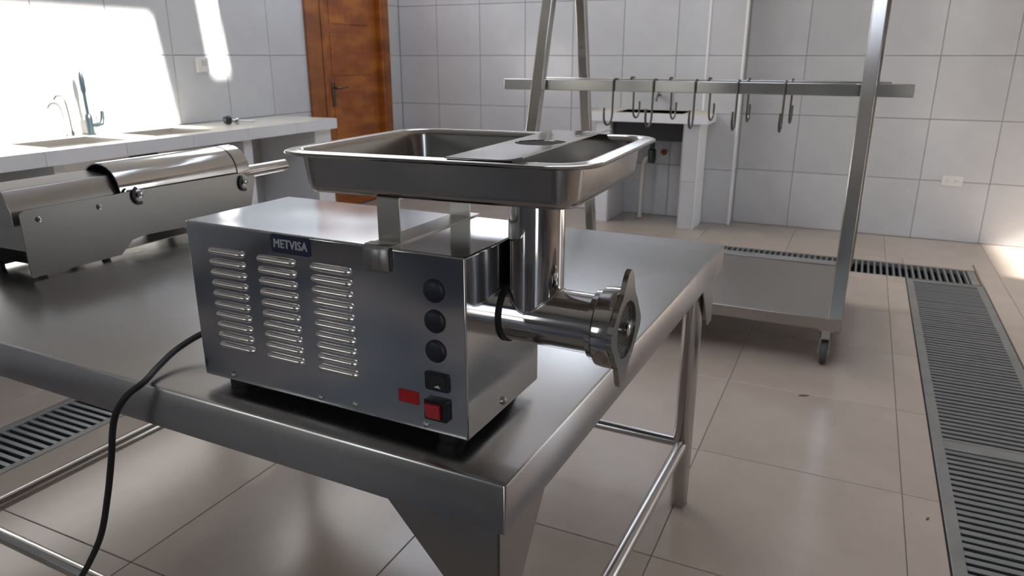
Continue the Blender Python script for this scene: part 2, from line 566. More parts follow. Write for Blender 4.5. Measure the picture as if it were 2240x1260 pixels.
# ================================================================== DRAINS
def drain(name, label, rect, frame, pitch, gap, axis, crossbars=(), depth=.10, bar_mat='grate'):
    x0, x1, y0, y1 = rect
    e = thing(name, label, 'drain', ((x0 + x1) / 2, (y0 + y1) / 2, -depth))
    ox, oy = (x0 + x1) / 2, (y0 + y1) / 2
    m = MB()
    m.box(x0 - ox, x1 - ox, y0 - oy, y1 - oy, -.01, 0)
    for a in ((x0 + .0005, x0 + .004, y0, y1), (x1 - .004, x1 - .0005, y0, y1), (x0, x1, y0 + .0005, y0 + .004), (x0, x1, y1 - .004, y1 - .0005)):
        m.box(a[0] - ox, a[1] - ox, a[2] - oy, a[3] - oy, 0, depth - .004)
    m.build('drain_channel', 'pit', e)
    zt = depth - .001
    def fr(a0, a1, b0, b1):
        MB().box(a0 - ox, a1 - ox, b0 - oy, b1 - oy, zt - .03, zt).build('grate_frame', 'grate_frame', e, bevel=.0015, seg=1)
    c = .005
    if axis == 'x':       # bars run along X
        fr(x0 + c, x0 + frame, y0 + c, y1 - c); fr(x1 - frame, x1 - c, y0 + c, y1 - c)
        fr(x0 + frame, x1 - frame, y0 + c, y0 + frame); fr(x0 + frame, x1 - frame, y1 - frame, y1 - c)
        segs = [y0 + frame] + [v for cb in crossbars for v in cb] + [y1 - frame]
        for cb in crossbars: fr(x0 + frame, x1 - frame, cb[0], cb[1])
        L = x1 - x0 - 2 * frame
        bm_ = MB().box(-L / 2, L / 2, -(pitch - gap) / 2, (pitch - gap) / 2, -.022, 0)
        me = bm_.mesh('grate_bar', bar_mat)
        for a, b in zip(segs[::2], segs[1::2]):
            n = int((b - a) / pitch)
            for i in range(n):
                y = a + (b - a) * (i + .5) / n
                inst(me, 'grate_bar', e, (0, y - oy, zt - .003 - random.random() * .0015))
    else:
        fr(x0 + c, x1 - c, y0 + c, y0 + frame); fr(x0 + c, x1 - c, y1 - frame, y1 - c)
        fr(x0 + c, x0 + frame, y0 + frame, y1 - frame); fr(x1 - .045, x1 - c, y0 + frame, y1 - frame)
        L = y1 - y0 - 2 * frame
        me = MB().box(-(pitch - gap) / 2, (pitch - gap) / 2, -L / 2, L / 2, -.022, 0).mesh('grate_slat', bar_mat)
        a, b = x0 + frame, x1 - .045
        n = int((b - a) / pitch)
        for i in range(n):
            inst(me, 'grate_slat', e, (a + (b - a) * (i + .5) / n - ox, 0, zt - .003))
    return e
drain('floor_drain', 'long grey floor grate with fine cross bars beside the wheeled rack', DR, .040, .0335, .0135, 'x', [(2.575, 2.632)])
drain('floor_drain', 'narrow floor grate of thin slats running along the back wall', DX, .014, .0347, .0235, 'y')
drain('floor_drain', 'short slatted floor grate under the left end of the steel table', DL, .034, .0315, .0165, 'x')

# ================================================================== STEEL WORK TABLE
T = 0.770
RT = math.radians(-1.4)
tab = thing('work_table', 'stainless steel work table on tube legs carrying the meat grinder', 'table', (-.322, .666, 0), RT)
TL, TD, AP = 1.53, 1.292, .068
top = MB()
# folded sheet: flat top with rounded edge, apron down and a small return
def sheet_ring(ins, z, r=.004):
    x0, x1, y0, y1 = -TL + ins, -ins, ins, TD - ins
    pts = []
    for cx, cy, a0 in ((x1 - r, y0 + r, -PI / 2), (x1 - r, y1 - r, 0), (x0 + r, y1 - r, PI / 2), (x0 + r, y0 + r, PI)):
        for i in range(4):
            a = a0 + PI / 2 * i / 3
            pts.append((cx + r * math.cos(a), cy + r * math.sin(a), z))
    return pts
rings = [sheet_ring(.020, T - AP), sheet_ring(.0, T - AP), sheet_ring(0, T - .004), sheet_ring(.0012, T - .0012), sheet_ring(.004, T)]
vs = [p for r_ in rings for p in r_]
n = 16
fs = [(k * n + i, k * n + (i + 1) % n, (k + 1) * n + (i + 1) % n, (k + 1) * n + i) for k in range(4) for i in range(n)]
fs.append(tuple(range(4 * n, 5 * n)))
top.add(vs, fs)
inner = [sheet_ring(.020, T - AP), sheet_ring(.018, T - AP + .002), sheet_ring(.003, T - AP + .002), sheet_ring(.003, T - .003)]
vs = [p for r_ in inner for p in r_]
fs = [(k * n + i, k * n + (i + 1) % n, (k + 1) * n + (i + 1) % n, (k + 1) * n + i) for k in range(3) for i in range(n)]
fs.append(tuple(range(3 * n, 4 * n)))
top.add(vs, fs)
top.build('tabletop', 'table', tab, smooth=35)
LI, LJ = .052, .085
LEGS = [(-LI, LJ), (-LI, TD - LJ), (-TL + LI, LJ), (-TL + LI, TD - LJ)]
for x, y in LEGS:
    lg = MB().lathe([(0, .023), (.004, .026), (T - .012, .026)], (x, y, 0), (0, 0, 1), 28).build('leg', 'rail', tab, smooth=40)
RZ = .2
for y in (LJ, TD - LJ):
    MB().cyl((-TL + LI, y, RZ), (-LI, y, RZ), .0155, 20).build('stretcher', 'rail', tab, smooth=40)
for x in (-LI, -TL + LI):
    MB().cyl((x, LJ, RZ), (x, TD - LJ, RZ), .0165, 20).build('stretcher', 'rail', tab, smooth=40)
for x, y in LEGS:
    sx = 1 if x > -TL / 2 else -1
    sy = -1 if y < TD / 2 else 1
    ex = (-.016 if sx > 0 else -TL + .016)
    ey = (.014 if sy < 0 else TD - .014)
    zt_, zb_ = T - AP + .02, .555
    g = MB()
    wx, wy, tn = .19, .17, .045
    g.prism([(ex, zt_), (ex - sx * wx, zt_), (ex - sx * (wx - .02), T - AP - .008), (ex - sx * tn, zb_), (ex, zb_)], 1, ey, ey + (.003 if sy < 0 else -.003))
    g.prism([(ey, zt_), (ey - sy * wy, zt_), (ey - sy * (wy - .02), T - AP - .008), (ey - sy * tn, zb_), (ey, zb_)], 0, ex, ex - sx * .003)
    g.build('corner_gusset', 'brushed', tab)

# ================================================================== MEAT GRINDER
GR = math.radians(-1.4)
gr = thing('meat_grinder', 'polished steel electric meat grinder with feed tray, standing on the work table', 'meat grinder', (-.394, .708, T), GR)
BW, BD, BZ0, BZ1 = .460, .208, .020, .258
MB().box(-BW, 0, 0, BD, BZ0, BZ1).build('housing', 'body', gr, bevel=.0025, seg=3)
for x in (-BW + .045, -.04):
    for y in (.03, BD - .03):
        MB().lathe([(0, .017), (.003, .019), (BZ0 + .001, .019)], (x, y, 0), (0, 0, 1), 20).build('foot', 'rubber', gr, smooth=40)
# pressed louvers
lv = MB()
NL, NS = 15, 7
LW, LH, LDP = .070, .0104, .0064
vs, fs = [], []
for i in range(NL):
    t = i / (NL - 1)
    x = (t - .5) * LW
    e = min(1, min(t, 1 - t) * LW / .008)
    k = math.sqrt(max(0, 1 - (1 - e) ** 2))
    for j in range(NS):
        a = PI * j / (NS - 1)
        vs.append((x, -LDP * k * math.sin(a) ** .8 + .0004, (-.5 + .5 * (1 - math.cos(a)) ) * LH * (.35 + .65 * k)))
for i in range(NL - 1):
    for j in range(NS - 1):
        fs.append((i * NS + j, (i + 1) * NS + j, (i + 1) * NS + j + 1, i * NS + j + 1))
lv.add(vs, fs)
lvm = lv.mesh('louver', 'louver', 60)
for cx in (-.385, -.293, -.200):
    for r_ in range(10):
        inst(lvm, 'louver', gr, (cx, 0, .2190 - .0158 * r_))
# brand plate
lp = MB()
def rrect(x0, x1, z0, z1, r, n=5):
    pts = []
    for cx, cz, a0 in ((x1 - r, z0 + r, -PI / 2), (x1 - r, z1 - r, 0), (x0 + r, z1 - r, PI / 2), (x0 + r, z0 + r, PI)):
        for i in range(n):
            a = a0 + PI / 2 * i / (n - 1)
            pts.append((cx + r * math.cos(a), cz + r * math.sin(a)))
    return pts
lp = MB().prism(rrect(-.298, -.231, .231, .2565, .004), 1, -.0012, .0005)
plate = lp.build('brand_plate', 'navy', gr)
cu = bpy.data.curves.new('brand_text', 'FONT')
cu.body = 'METVISA'
cu.size = .0165
cu.align_x, cu.align_y = 'CENTER', 'CENTER'
cu.extrude = .0003
cu.offset = 0.0
cu.shear = .08
cu.space_character = 1.06
tmp = bpy.data.objects.new('brand_text', cu)
COL.objects.link(tmp)
dg = bpy.context.evaluated_depsgraph_get()
tme = bpy.data.meshes.new_from_object(tmp.evaluated_get(dg))
bpy.data.objects.remove(tmp)
tw = max(v.co.x for v in tme.vertices) - min(v.co.x for v in tme.vertices)
k = .057 / tw
for v in tme.vertices:
    v.co.x *= k
    v.co.y *= 1.0
bmt = bmesh.new()
bmt.from_mesh(tme)
src = bmt.verts[:] + bmt.edges[:] + bmt.faces[:]
for dx, dy in ((.00045, 0), (-.00045, 0), (0, .0003), (0, -.0003)):
    d_ = bmesh.ops.duplicate(bmt, geom=src)
    for v in d_['geom']:
        if isinstance(v, bmesh.types.BMVert):
            v.co.x += dx
            v.co.y += dy
bmt.to_mesh(tme)
bmt.free()
tme.materials.clear()
tme.materials.append(M['white_print'])
inst(tme, 'lettering', plate, (-.2645, -.0016, .2435), (PI / 2, 0, 0))
# push buttons
bt = MB().lathe([(0, .0145), (.0015, .0150), (.003, .0140), (.0042, .009), (.0047, .0005)], (0, .0005, 0), (0, -1, 0), 28)
btm = bt.mesh('push_button', 'button', 50)
for z in (.2125, .1735, .1345):
    inst(btm, 'push_button', gr, (-.0435, 0, z))
sk = MB().prism(rrect(-.0605, -.0245, .081, .1065, .004), 1, -.0015, .001).build('socket', 'black', gr)
MB().prism(rrect(-.055, -.030, .085, .1025, .003), 1, -.0022, -.001).build('socket_face', 'rubber', sk)
MB().prism([(-.047, .0862), (-.037, .0858), (-.041, .0895)], 1, -.0026, -.002).build('socket_mark', 'white_print', sk)
MB().prism(rrect(-.1025, -.0715, .0545, .0725, .0012), 1, -.0008, .0005).build('red_label', 'red', gr)
sw = MB().prism(rrect(-.0600, -.0265, .0415, .0700, .002), 1, -.007, .001).build('switch_housing', 'black', gr, bevel=.0008, seg=1)
MB().prism([(-.0075, .0455), (-.0075, .0660), (-.0135, .0660), (-.0095, .0455)], 0, -.0560, -.0345).build('rocker', 'red2', sw, bevel=.0008, seg=1)
scr = MB().lathe([(0, .0042), (.002, .0042), (.0034, .0025), (.0036, .0003)], (0, 0, 0), (0, -1, 0), 14).mesh('screw', 'zinc', 45)
for x, z in ((-.400, .030), (-.235, .030), (-.175, .033), (-.062, .030)):
    inst(scr, 'screw', gr, (x, 0, z))
inst(scr, 'screw', gr, (0, .095, .035), (0, 0, PI / 2), (1.3, 1.3, 1.3))
# feed head
AY, AZ = .120, .157
MB().lathe([(-.001, .0405), (.001, .0415), (.0035, .0415), (.0045, .039)], (0, AY, AZ), (1, 0, 0), 40).build('gasket', 'rubber', gr, smooth=50)
bar = MB().lathe([(.003, .0385), (.126, .0385)], (0, AY, AZ), (1, 0, 0), 48, True, False)
bar.build('barrel', 'mirror', gr, smooth=40)
NX = .036
MB().lathe([(-.002, .0362), (.155, .0362)], (NX, AY, AZ), (0, 0, 1), 48).build('neck', 'mirror', gr, smooth=40)
MB().tube([(NX + .0366 * math.sin(a), AY - .0366 * math.cos(a), AZ + math.sqrt(max(0, .0385 ** 2 - (.0366 * math.cos(a)) ** 2)) + .0004)
           for a in [2 * PI * i / 32 for i in range(33)]], .0018, 8).build('weld_seam', 'polished', gr, smooth=60)
MB().lathe([(.119, .0385), (.121, .0450), (.128, .0460), (.131, .0505), (.140, .0515), (.153, .0515), (.155, .046), (.155, .0362), (.142, .0362)], (0, AY, AZ), (1, 0, 0), 48, False, False).build('ring_nut', 'mirror', gr, smooth=35)
# winged retaining plate with a round opening
def star(n=64):
    pts = []
    for i in range(n):
        a = 2 * PI * i / n
        w = abs(math.cos(2 * a)) ** 5
        # long ears up and down, short ones to the sides
        ear = .076 if abs(math.sin(a)) > .7071 else .060
        r_ = .0495 + (ear - .0495) * w
        pts.append((math.cos(a - .12) * r_, math.sin(a - .12) * r_))
    return pts
wp = MB()
n = 64
o_ = star(n)
i_ = [(math.cos(2 * PI * i / n - .12) * .0365, math.sin(2 * PI * i / n - .12) * .0365) for i in range(n)]
vs, fs = [], []
for x in (.154, .1605):
    vs += [(x, AY + p[0], AZ + p[1]) for p in o_] + [(x, AY + p[0], AZ + p[1]) for p in i_]
for i in range(n):
    j = (i + 1) % n
    fs += [(i, j, n + j, n + i), (2 * n + i, 3 * n + i, 3 * n + j, 2 * n + j), (i, 2 * n + i, 2 * n + j, j), (n + i, n + j, 3 * n + j, 3 * n + i)]
wp.add(vs, fs)
wp.build('wing_plate', 'polished', gr, smooth=35)
disc = MB().lathe([(.140, .036), (.1545, .036)], (0, AY, AZ), (1, 0, 0), 40).build('grinding_disc', 'hook', gr, smooth=35)
hm = MB()
for q in range(-6, 7):
    for w in range(-6, 7):
        y, z = (q + .5 * w) * .0062, w * .0062 * .866
        if .0085 < math.hypot(y, z) < .0325:
            hm.lathe([(.1543, .0019), (.1548, .0019)], (0, AY + y, AZ + z), (1, 0, 0), 8)
hm = hm.build('disc_holes', 'black', disc)
hm['kind'] = 'stuff'
MB().lathe([(.153, .0085), (.163, .0080), (.1645, .006)], (0, AY, AZ), (1, 0, 0), 20).build('shaft_end', 'mirror', disc, smooth=40)
# bracket under the tray
bx = -.121
bk = MB()
TB = 1.0858 - T
bk.box(bx - .018, bx + .018, -.003, BD + .012, BZ1, BZ1 + .0022)
bk.box(bx - .0165, bx + .0165, .022, .0242, BZ1, TB)
bk.box(bx - .0165, bx + .0165, BD - .014, BD - .0118, BZ1, TB)
bk.box(bx - .0165, bx + .0165, .022, BD - .0118, TB - .002, TB)
bk.build('tray_bracket', 'brushed', gr)
# front clip: bent tab
cl = MB()
cx0, cx1 = -.141, -.104
prof = [(.012, BZ1 + .003), (-.002, BZ1 + .003), (-.0055, BZ1 + .001), (-.0070, BZ1 - .004), (-.0066, BZ1 - .028), (-.0046, BZ1 - .031)]
vs = []
for y, z in prof:
    w = 0 if z > BZ1 - .029 else .002
    vs += [(cx0 + w, y, z), (cx1 - w, y, z)]
cl.add(vs, [(2 * i, 2 * i + 1, 2 * i + 3, 2 * i + 2) for i in range(len(prof) - 1)])
c_ = cl.build('clip', 'zinc', gr, smooth=60)
sm = c_.modifiers.new('thickness', 'SOLIDIFY')
sm.thickness = .0018
# feed tray: rounded pan with rolled rim (own small turn relative to the body)
TZ = 1.138
tw_, td_ = .424, .352
tcx, tcy = -.465, .883
trc = Vector((tcx, tcy, TZ))
loc_ = Matrix.Rotation(-GR, 4, 'Z') @ (trc - Vector((-.394, .708, T)))
tr = MB()
def tring(ins, z, r):
    r = max(r, .002)
    x1, y1 = tw_ / 2 - ins, td_ / 2 - ins
    pts = []
    for sx, sy, a0 in ((1, -1, -PI / 2), (1, 1, 0), (-1, 1, PI / 2), (-1, -1, PI)):
        for i in range(9):
            a = a0 + PI / 2 * i / 8
            pts.append((sx * (x1 - r) + r * math.cos(a), sy * (y1 - r) + r * math.sin(a), z))
    return pts
prof = [(.0015, -.0045, .052), (.0, -.0022, .052), (.0006, -.0003, .052), (.003, .0006, .050), (.012, -.0002, .042), (.015, .0012, .039), (.019, .0012, .036), (.0215, -.0012, .033),
        (.0235, -.008, .030), (.0275, -.042, .027), (.0295, -.0485, .025), (.033, -.0518, .022), (.040, -.0528, .016)]
rings = [tring(*p) for p in prof]
n = 36
vs = [p for r_ in rings for p in r_]
fs = [(k * n + i, k * n + (i + 1) % n, (k + 1) * n + (i + 1) % n, (k + 1) * n + i) for k in range(len(prof) - 1) for i in range(n)]
fs.append(tuple(range((len(prof) - 1) * n, len(prof) * n)))
tr.add(vs, fs)
tray = tr.build('feed_tray', 'tray', gr, smooth=50)
tray.location = loc_
tray.rotation_euler = (0, math.radians(-.45), math.radians(2.0) - GR)
sm = tray.modifiers.new('thickness', 'SOLIDIFY')
sm.thickness = .0012
sm.offset = -1
# cover strip across the tray with a round opening
cv = MB()
ox0, ox1, oy0, oy1 = .036, .132, -.166, .186
hx, hy, hr = .084, .012, .034
outer = []
for i in range(10): outer.append((ox0 + (ox1 - ox0) * i / 10, oy0))
for i in range(10): outer.append((ox1, oy0 + (oy1 - oy0) * i / 10))
for i in range(10): outer.append((ox1 - (ox1 - ox0) * i / 10, oy1))
for i in range(10): outer.append((ox0, oy1 - (oy1 - oy0) * i / 10))
innr = []
for p in outer:
    a = math.atan2((p[1] - hy) * (ox1 - ox0) / (oy1 - oy0) * 1.0, p[0] - hx)
    innr.append((hx + hr * math.cos(a), hy + hr * math.sin(a)))
def cz(x): return .0030 + max(0, (x - .103)) ** 2 * 5
vs = [(p[0], p[1], cz(p[0])) for p in outer] + [(p[0], p[1], cz(p[0])) for p in innr]
n = 40
cv.add(vs, [(i, (i + 1) % n, n + (i + 1) % n, n + i) for i in range(n)])
c_ = cv.build('tray_cover', 'mirror', tray)
sm = c_.modifiers.new('thickness', 'SOLIDIFY')
sm.thickness = .0016
sm.offset = 1

# power cord: from the back of the body, over the table edge, hanging to the floor
def smooth_path(pts, k=6):
    pts = [Vector(p) for p in pts]
    outp = []
    for i in range(len(pts) - 1):
        p0, p1, p2, p3 = pts[max(i - 1, 0)], pts[i], pts[i + 1], pts[min(i + 2, len(pts) - 1)]
        for j in range(k):
            t = j / k
            outp.append(.5 * ((2 * p1) + (p2 - p0) * t + (2 * p0 - 5 * p1 + 4 * p2 - p3) * t * t + (3 * p1 - p0 - 3 * p2 + p3) * t ** 3))
    outp.append(pts[-1])
    return outp
cord = [(-.845, .87, .835), (-.90, .852, .828), (-.945, .812, .812), (-.962, .764, .796), (-.953, .715, .784), (-.937, .676, .778), (-.945, .650, .765), (-.968, .644, .735),
        (-.985, .644, .70), (-1.003, .645, .645), (-1.03, .645, .57), (-1.067, .645, .485), (-1.114, .643, .412), (-1.165, .64, .345), (-1.23, .63, .25), (-1.30, .60, .12), (-1.36, .55, .02), (-1.42, .45, .006), (-1.45, .30, .006)]
mi = Matrix.Rotation(-GR, 4, 'Z') @ Matrix.Translation((.394, -.708, -T))
MB().tube([mi @ p for p in smooth_path(cord)], .0052, 12).build('power_cord', 'rubber', gr, smooth=60)

# ================================================================== SAUSAGE STUFFER (left end of the table)
SX, SY = -1.635, .95
st = thing('sausage_stuffer', 'horizontal steel sausage stuffer with half open cylinder at the table end', 'sausage stuffer', (SX, SY, T), 0)
def plate_poly():
    pts = [(0.012, .1570), (0, .150), (0, .010), (.004, .006), (.226, .006), (.262, .036), (.30, .041), (.42, .036), (.47, .006), (.655, .006), (.660, .010), (.700, .128), (.698, .138), (.67, .140), (.655, .152), (.300, .157), (.288, .150), (.278, .157)]
    return pts
for x0, x1 in ((-.003, 0), (-.178, -.175)):
    sp = MB().prism(plate_poly(), 0, x0, x1).build('side_plate', 'plate_steel', st)
    xs = x1 if x0 > -.1 else x1
    if x0 > -.1:
        for y, z in ((.040, .133), (.188, .135)):
            MB().lathe([(-.001, .0062), (.004, .0062), (.006, .0035)], (0, y, z), (1, 0, 0), 14).build('screw', 'mirror', sp, smooth=45)
        for y, z in ((.297, .146), (.650, .124)):
            MB().tube([(.004, y + .016 * math.cos(a), z + .021 * math.sin(a)) for a in [PI * (.62 + .98 * i / 10) for i in range(11)]], .0045, 8).build('latch_slot', 'dark_metal', sp, smooth=50)
            MB().lathe([(-.002, .011), (.006, .011), (.009, .007)], (0, y + .004, z + .002), (1, 0, 0), 18).build('trunnion', 'polished', sp, smooth=45)
for y in (.03, .19, .50, .63):
    for x in (-.012, -.166):
        MB().lathe([(0, .010), (.0165, .010)], (x, y, 0), (0, 0, 1), 14).build('foot', 'rubber', st, smooth=45)
MB().box(-.175, -.003, .05, .62, .016, .018).build('base_sheet', 'brushed', st)
MB().box(-.175, -.003, .012, .014, .062, .120).build('cross_panel', 'brushed', st)
CXs, CZs, CR = -.088, .153, .072
def shell(y0, y1, r0, r1, name, mat):
    m = MB()
    nn = 48
    vs, fs = [], []
    for y in (y0, y1):
        for r_ in (r0, r1):
            for i in range(nn):
                a = 2 * PI * i / nn
                vs.append((CXs + r_ * math.cos(a), y, CZs + r_ * math.sin(a)))
    for i in range(nn):
        j = (i + 1) % nn
        fs += [(i, j, nn + j, nn + i), (2 * nn + i, 3 * nn + i, 3 * nn + j, 2 * nn + j), (i, 2 * nn + i, 2 * nn + j, j), (nn + i, nn + j, 3 * nn + j, 3 * nn + i)]
    m.add(vs, fs)
    return m.build(name, mat, st, smooth=40)
shell(.262, .645, CR - .0035, CR, 'cylinder', 'mirror')
shell(.645, .650, CR - .006, CR - .002, 'cylinder_groove', 'dark_metal')
shell(.650, .698, CR - .0035, CR + .0005, 'cylinder_collar', 'mirror')
MB().lathe([(.690, CR - .003), (.693, CR - .003)], (CXs, 0, CZs), (0, 1, 0), 40).build('end_cap', 'polished', st, smooth=40)
MB().lathe([(.30, CR - .005), (.31, CR - .005)], (CXs, 0, CZs), (0, 1, 0), 40).build('piston', 'black', st, smooth=40)
MB().prism([(-.140, .120), (-.140, .195), (-.125, .206), (-.052, .198), (-.030, .155), (-.030, .120)], 1, .0, .30).build('piston_housing', 'brushed', st, bevel=.002)
MB().lathe([(.69, .020), (.925, .0195), (.925, .0175), (.80, .0175)], (CXs, 0, CZs - .018), (0, 1, 0), 28).build('nozzle', 'mirror', st, smooth=40)

# ================================================================== WHEELED HANGING RACK
rk = thing('hanging_rack', 'wheeled steel carcass rack with slanted posts and a long hanging bar', 'rack', (-.73, 3.6, 0))
def rbox(m, x0, x1, y0, y1, z0, z1):
    return m.box(x0 + .73, x1 + .73, y0 - 3.6, y1 - 3.6, z0, z1)
BX0, BX1, BY0, BY1 = -1.50, .034, 3.125, 4.095
rbox(MB(), BX0, BX1, BY0, BY1, .160, .212).build('base_shelf', 'shelf', rk, bevel=.003)
rbox(MB(), BX0 + .05, BX1 - .05, BY1 - .085, BY1 - .002, .2121, .2165).build('shelf_lip', 'zinc', rk, bevel=.002)
def post(x, yb, yt, zb, zt, w=.05):
    h = w / 2
    m = MB()
    vs = [(x + sx * h + .73, y + sy * h - 3.6, z) for z, y in ((zb, yb), (zt, yt)) for sx, sy in ((-1, -1), (1, -1), (1, 1), (-1, 1))]
    m.add(vs, [(0, 1, 2, 3), (4, 7, 6, 5), (0, 4, 5, 1), (1, 5, 6, 2), (2, 6, 7, 3), (3, 7, 4, 0)])
    return m.build('post', 'rack', rk, bevel=.004)
ZT = 2.05
yf = lambda z: 3.155 + .311 * (z - .212)
yb_ = lambda z: 4.060 - .220 * (z - .212)
for x in (-1.475, .006): post(x, yf(.21), yf(ZT), .21, ZT, .055)
for x in (-1.385, .026): post(x, yb_(.21), yb_(ZT), .21, ZT)
for y in (yf(ZT), yb_(ZT)):
    rbox(MB(), BX0, BX1 + .01, y - .025, y + .025, ZT, ZT + .05).build('top_rail', 'rack', rk, bevel=.004)
BY = 3.505
bar_ = MB()
rbox(bar_, -1.685, .178, BY - .026, BY + .026, 1.090, 1.142)
bar_.build('hanging_bar', 'rack', rk, bevel=.003)
BYF = 3.812
bar_ = MB()
rbox(bar_, -1.60, .10, BYF - .026, BYF + .026, 1.090, 1.142)
bar_.build('hanging_bar', 'rack', rk, bevel=.003)
for x in (BX0 + .06, BX1 - .055):
    for y in (3.165, 4.03):
        c = MB()
        c.box(x - .03 + .73, x + .03 + .73, y - .03 - 3.6, y + .03 - 3.6, .152, .160)
        c.box(x - .021 + .73, x - .018 + .73, y - .022 - 3.6, y + .030 - 3.6, .045, .152)
        c.box(x + .018 + .73, x + .021 + .73, y - .022 - 3.6, y + .030 - 3.6, .045, .152)
        c.box(x - .021 + .73, x + .021 + .73, y - .022 - 3.6, y + .022 - 3.6, .116, .152)
        fk = c.build('caster_fork', 'zinc', rk)
        w_ = MB().lathe([(-.014, .030), (-.013, .048), (-.009, .0505), (.009, .0505), (.013, .048), (.014, .030)], (x + .73, y - 3.6, .0505), (1, 0, 0), 28)
        w_.build('caster_wheel', 'wheel', fk, smooth=40)
        MB().cyl((x - .024 + .73, y - 3.6, .0505), (x + .024 + .73, y - 3.6, .0505), .007, 10).build('axle', 'zinc', fk, smooth=45)

# hooks slung over the two bars
def hook_mesh(sg):
    pts = [(0, -sg * .0322, .030), (0, -sg * .0322, .052), (0, -sg * .028, .0585), (0, 0, .0600), (0, sg * .028, .0585), (0, sg * .0322, .052), (0, sg * .0322, -.02), (0, sg * .034, -.09)]
    for i in range(11):
        a = PI + PI * i / 10
        pts.append((0, sg * (.090 + .055 * math.cos(a)), -.105 + .045 * math.sin(a)))
    pts += [(0, sg * .146, -.085), (0, sg * .143, -.068)]
    return MB().tube(pts, .0052, 8).mesh('hook_rod', 'hook', 70)
ORD = ['leftmost', 'second from left', 'middle', 'second from right', 'rightmost']
for sg, y, xs, which in ((-1, BY, (-1.098, -.905, -.712, -.522, -.322), 'longer near'), (1, BYF, (-1.105, -.905, -.710, -.522, -.322), 'partly hidden far')):
    hk = hook_mesh(sg)
    for x, od in zip(xs, ORD):
        o = bpy.data.objects.new('meat_hook', hk)
        COL.objects.link(o)
        o.location = (x, y, 1.0878)
        o.rotation_euler = (0, 0, math.radians(random.uniform(-3, 3)))
        o['label'] = 'bent steel meat hook, %s one on the %s bar of the rack' % (od, which.split()[-1])
        o['category'] = 'hook'
        o['group'] = 'meat hooks on the %s bar' % which.split()[-1]

# ================================================================== SINK COUNTER ON THE LEFT
CZ, CT = .836, .066
CXF, CY1 = -3.345, 4.20
ct = thing('sink_counter', 'long white tiled sink counter along the left wall', 'counter', (-3.62, 2.6, 0))
BAS = [(-3.78, -3.46, 2.20, 2.62), (-3.78, -3.46, 2.80, 3.18)]
m = MB()
for x0, x1, y0, y1 in rects_minus((XL + .001, CXF - .006, 0.9, CY1), BAS):
    m.box(x0 + 3.62, x1 + 3.62, y0 - 2.6, y1 - 2.6, CZ - CT, CZ)
slab = m.build('worktop', 'counter_top', ct)
for y0, y1 in cuts(0.9, CY1, 2.53 - 4 * .4187, .4187):
    MB().box(CXF - .006 + 3.62, CXF + 3.62, y0 + .001 - 2.6, y1 - .001 - 2.6, CZ - CT - .002, CZ + .0005).build('edge_tile', 'counter', slab)
MB().box(XL + .002 + 3.62, CXF - .001 + 3.62, CY1 - 2.6, CY1 + .006 - 2.6, CZ - CT - .002, CZ + .0005).build('edge_tile', 'counter', slab)
for y0, y1 in ((4.02, 4.19), (3.36, 3.43), (2.17, 2.225), (1.2, 1.26)):
    MB().box(XL + .003 + 3.62, CXF - .05 + 3.62, y0 - 2.6, y1 - 2.6, 0, CZ - CT).build('pillar', 'counter', ct)
for x0, x1, y0, y1 in BAS:
    b = MB()
    t, dp = .004, .17
    X0, X1, Y0, Y1 = x0 + 3.62, x1 + 3.62, y0 - 2.6, y1 - 2.6
    b.box(X0, X1, Y0, Y1, CZ - dp - t, CZ - dp)
    b.box(X0, X0 + t, Y0, Y1, CZ - dp, CZ + .003); b.box(X1 - t, X1, Y0, Y1, CZ - dp, CZ + .003)
    b.box(X0 + t, X1 - t, Y0, Y0 + t, CZ - dp, CZ + .003); b.box(X0 + t, X1 - t, Y1 - t, Y1, CZ - dp, CZ + .003)
    b.build('basin', 'brushed', ct)

fa = thing('faucet', 'dark blue tall faucet with side lever on the white counter', 'faucet', (-3.84, 2.70, CZ))
MB().lathe([(0, .027), (.006, .027), (.010, .019), (.055, .018), (.085, .020), (.110, .017), (.115, .012)], (0, 0, 0), (0, 0, 1), 24).build('faucet_body', 'faucet', fa, smooth=40)
MB().tube([(0, 0, .10), (.004, -.004, .16), (.008, -.008, .235)], .0095, 12).build('spout_stem', 'faucet', fa, smooth=60)
MB().lathe([(0, .010), (.012, .0145), (.075, .0145), (.100, .010), (.112, .006)], (.008, -.008, .225), (.03, -.04, 1), 18).build('spray_head', 'faucet', fa, smooth=40)
MB().tube([(0, .010, .052), (0, .045, .050), (0, .072, .056), (0, .082, .085), (0, .086, .125)], [.012, .012, .014, .012, .010], 12).build('lever', 'faucet', fa, smooth=60)
fb = thing('faucet', 'slim chrome gooseneck faucet nearest the left edge of the counter', 'faucet', (-3.85, 2.60, CZ))
MB().lathe([(0, .022), (.005, .022), (.010, .013), (.03, .012)], (0, 0, 0), (0, 0, 1), 20).build('faucet_base', 'mirror', fb, smooth=40)
MB().tube(smooth_path([(0, 0, .02), (0, -.005, .12), (.0, -.012, .18), (.008, -.035, .212), (.016, -.065, .215), (.022, -.088, .195)]), .007, 10).build('gooseneck', 'mirror', fb, smooth=60)
tf = thing('tap_fitting', 'loose chrome tap fitting with a black round end lying on the counter', 'tap fitting', (-3.62, 3.48, CZ + .031))
MB().lathe([(-.030, .006), (-.025, .021), (-.008, .029), (.010, .027), (.022, .012)], (0, 0, 0), (.35, 1, 0), 20).build('round_end', 'black', tf, smooth=40)
MB().lathe([(.014, .011), (.045, .012), (.050, .020), (.062, .020), (.066, .008), (.15, .006), (.152, .009), (.172, .009)], (0, 0, -.004), (.35, 1, -.07), 16).build('fitting_stem', 'polished', tf, smooth=40)

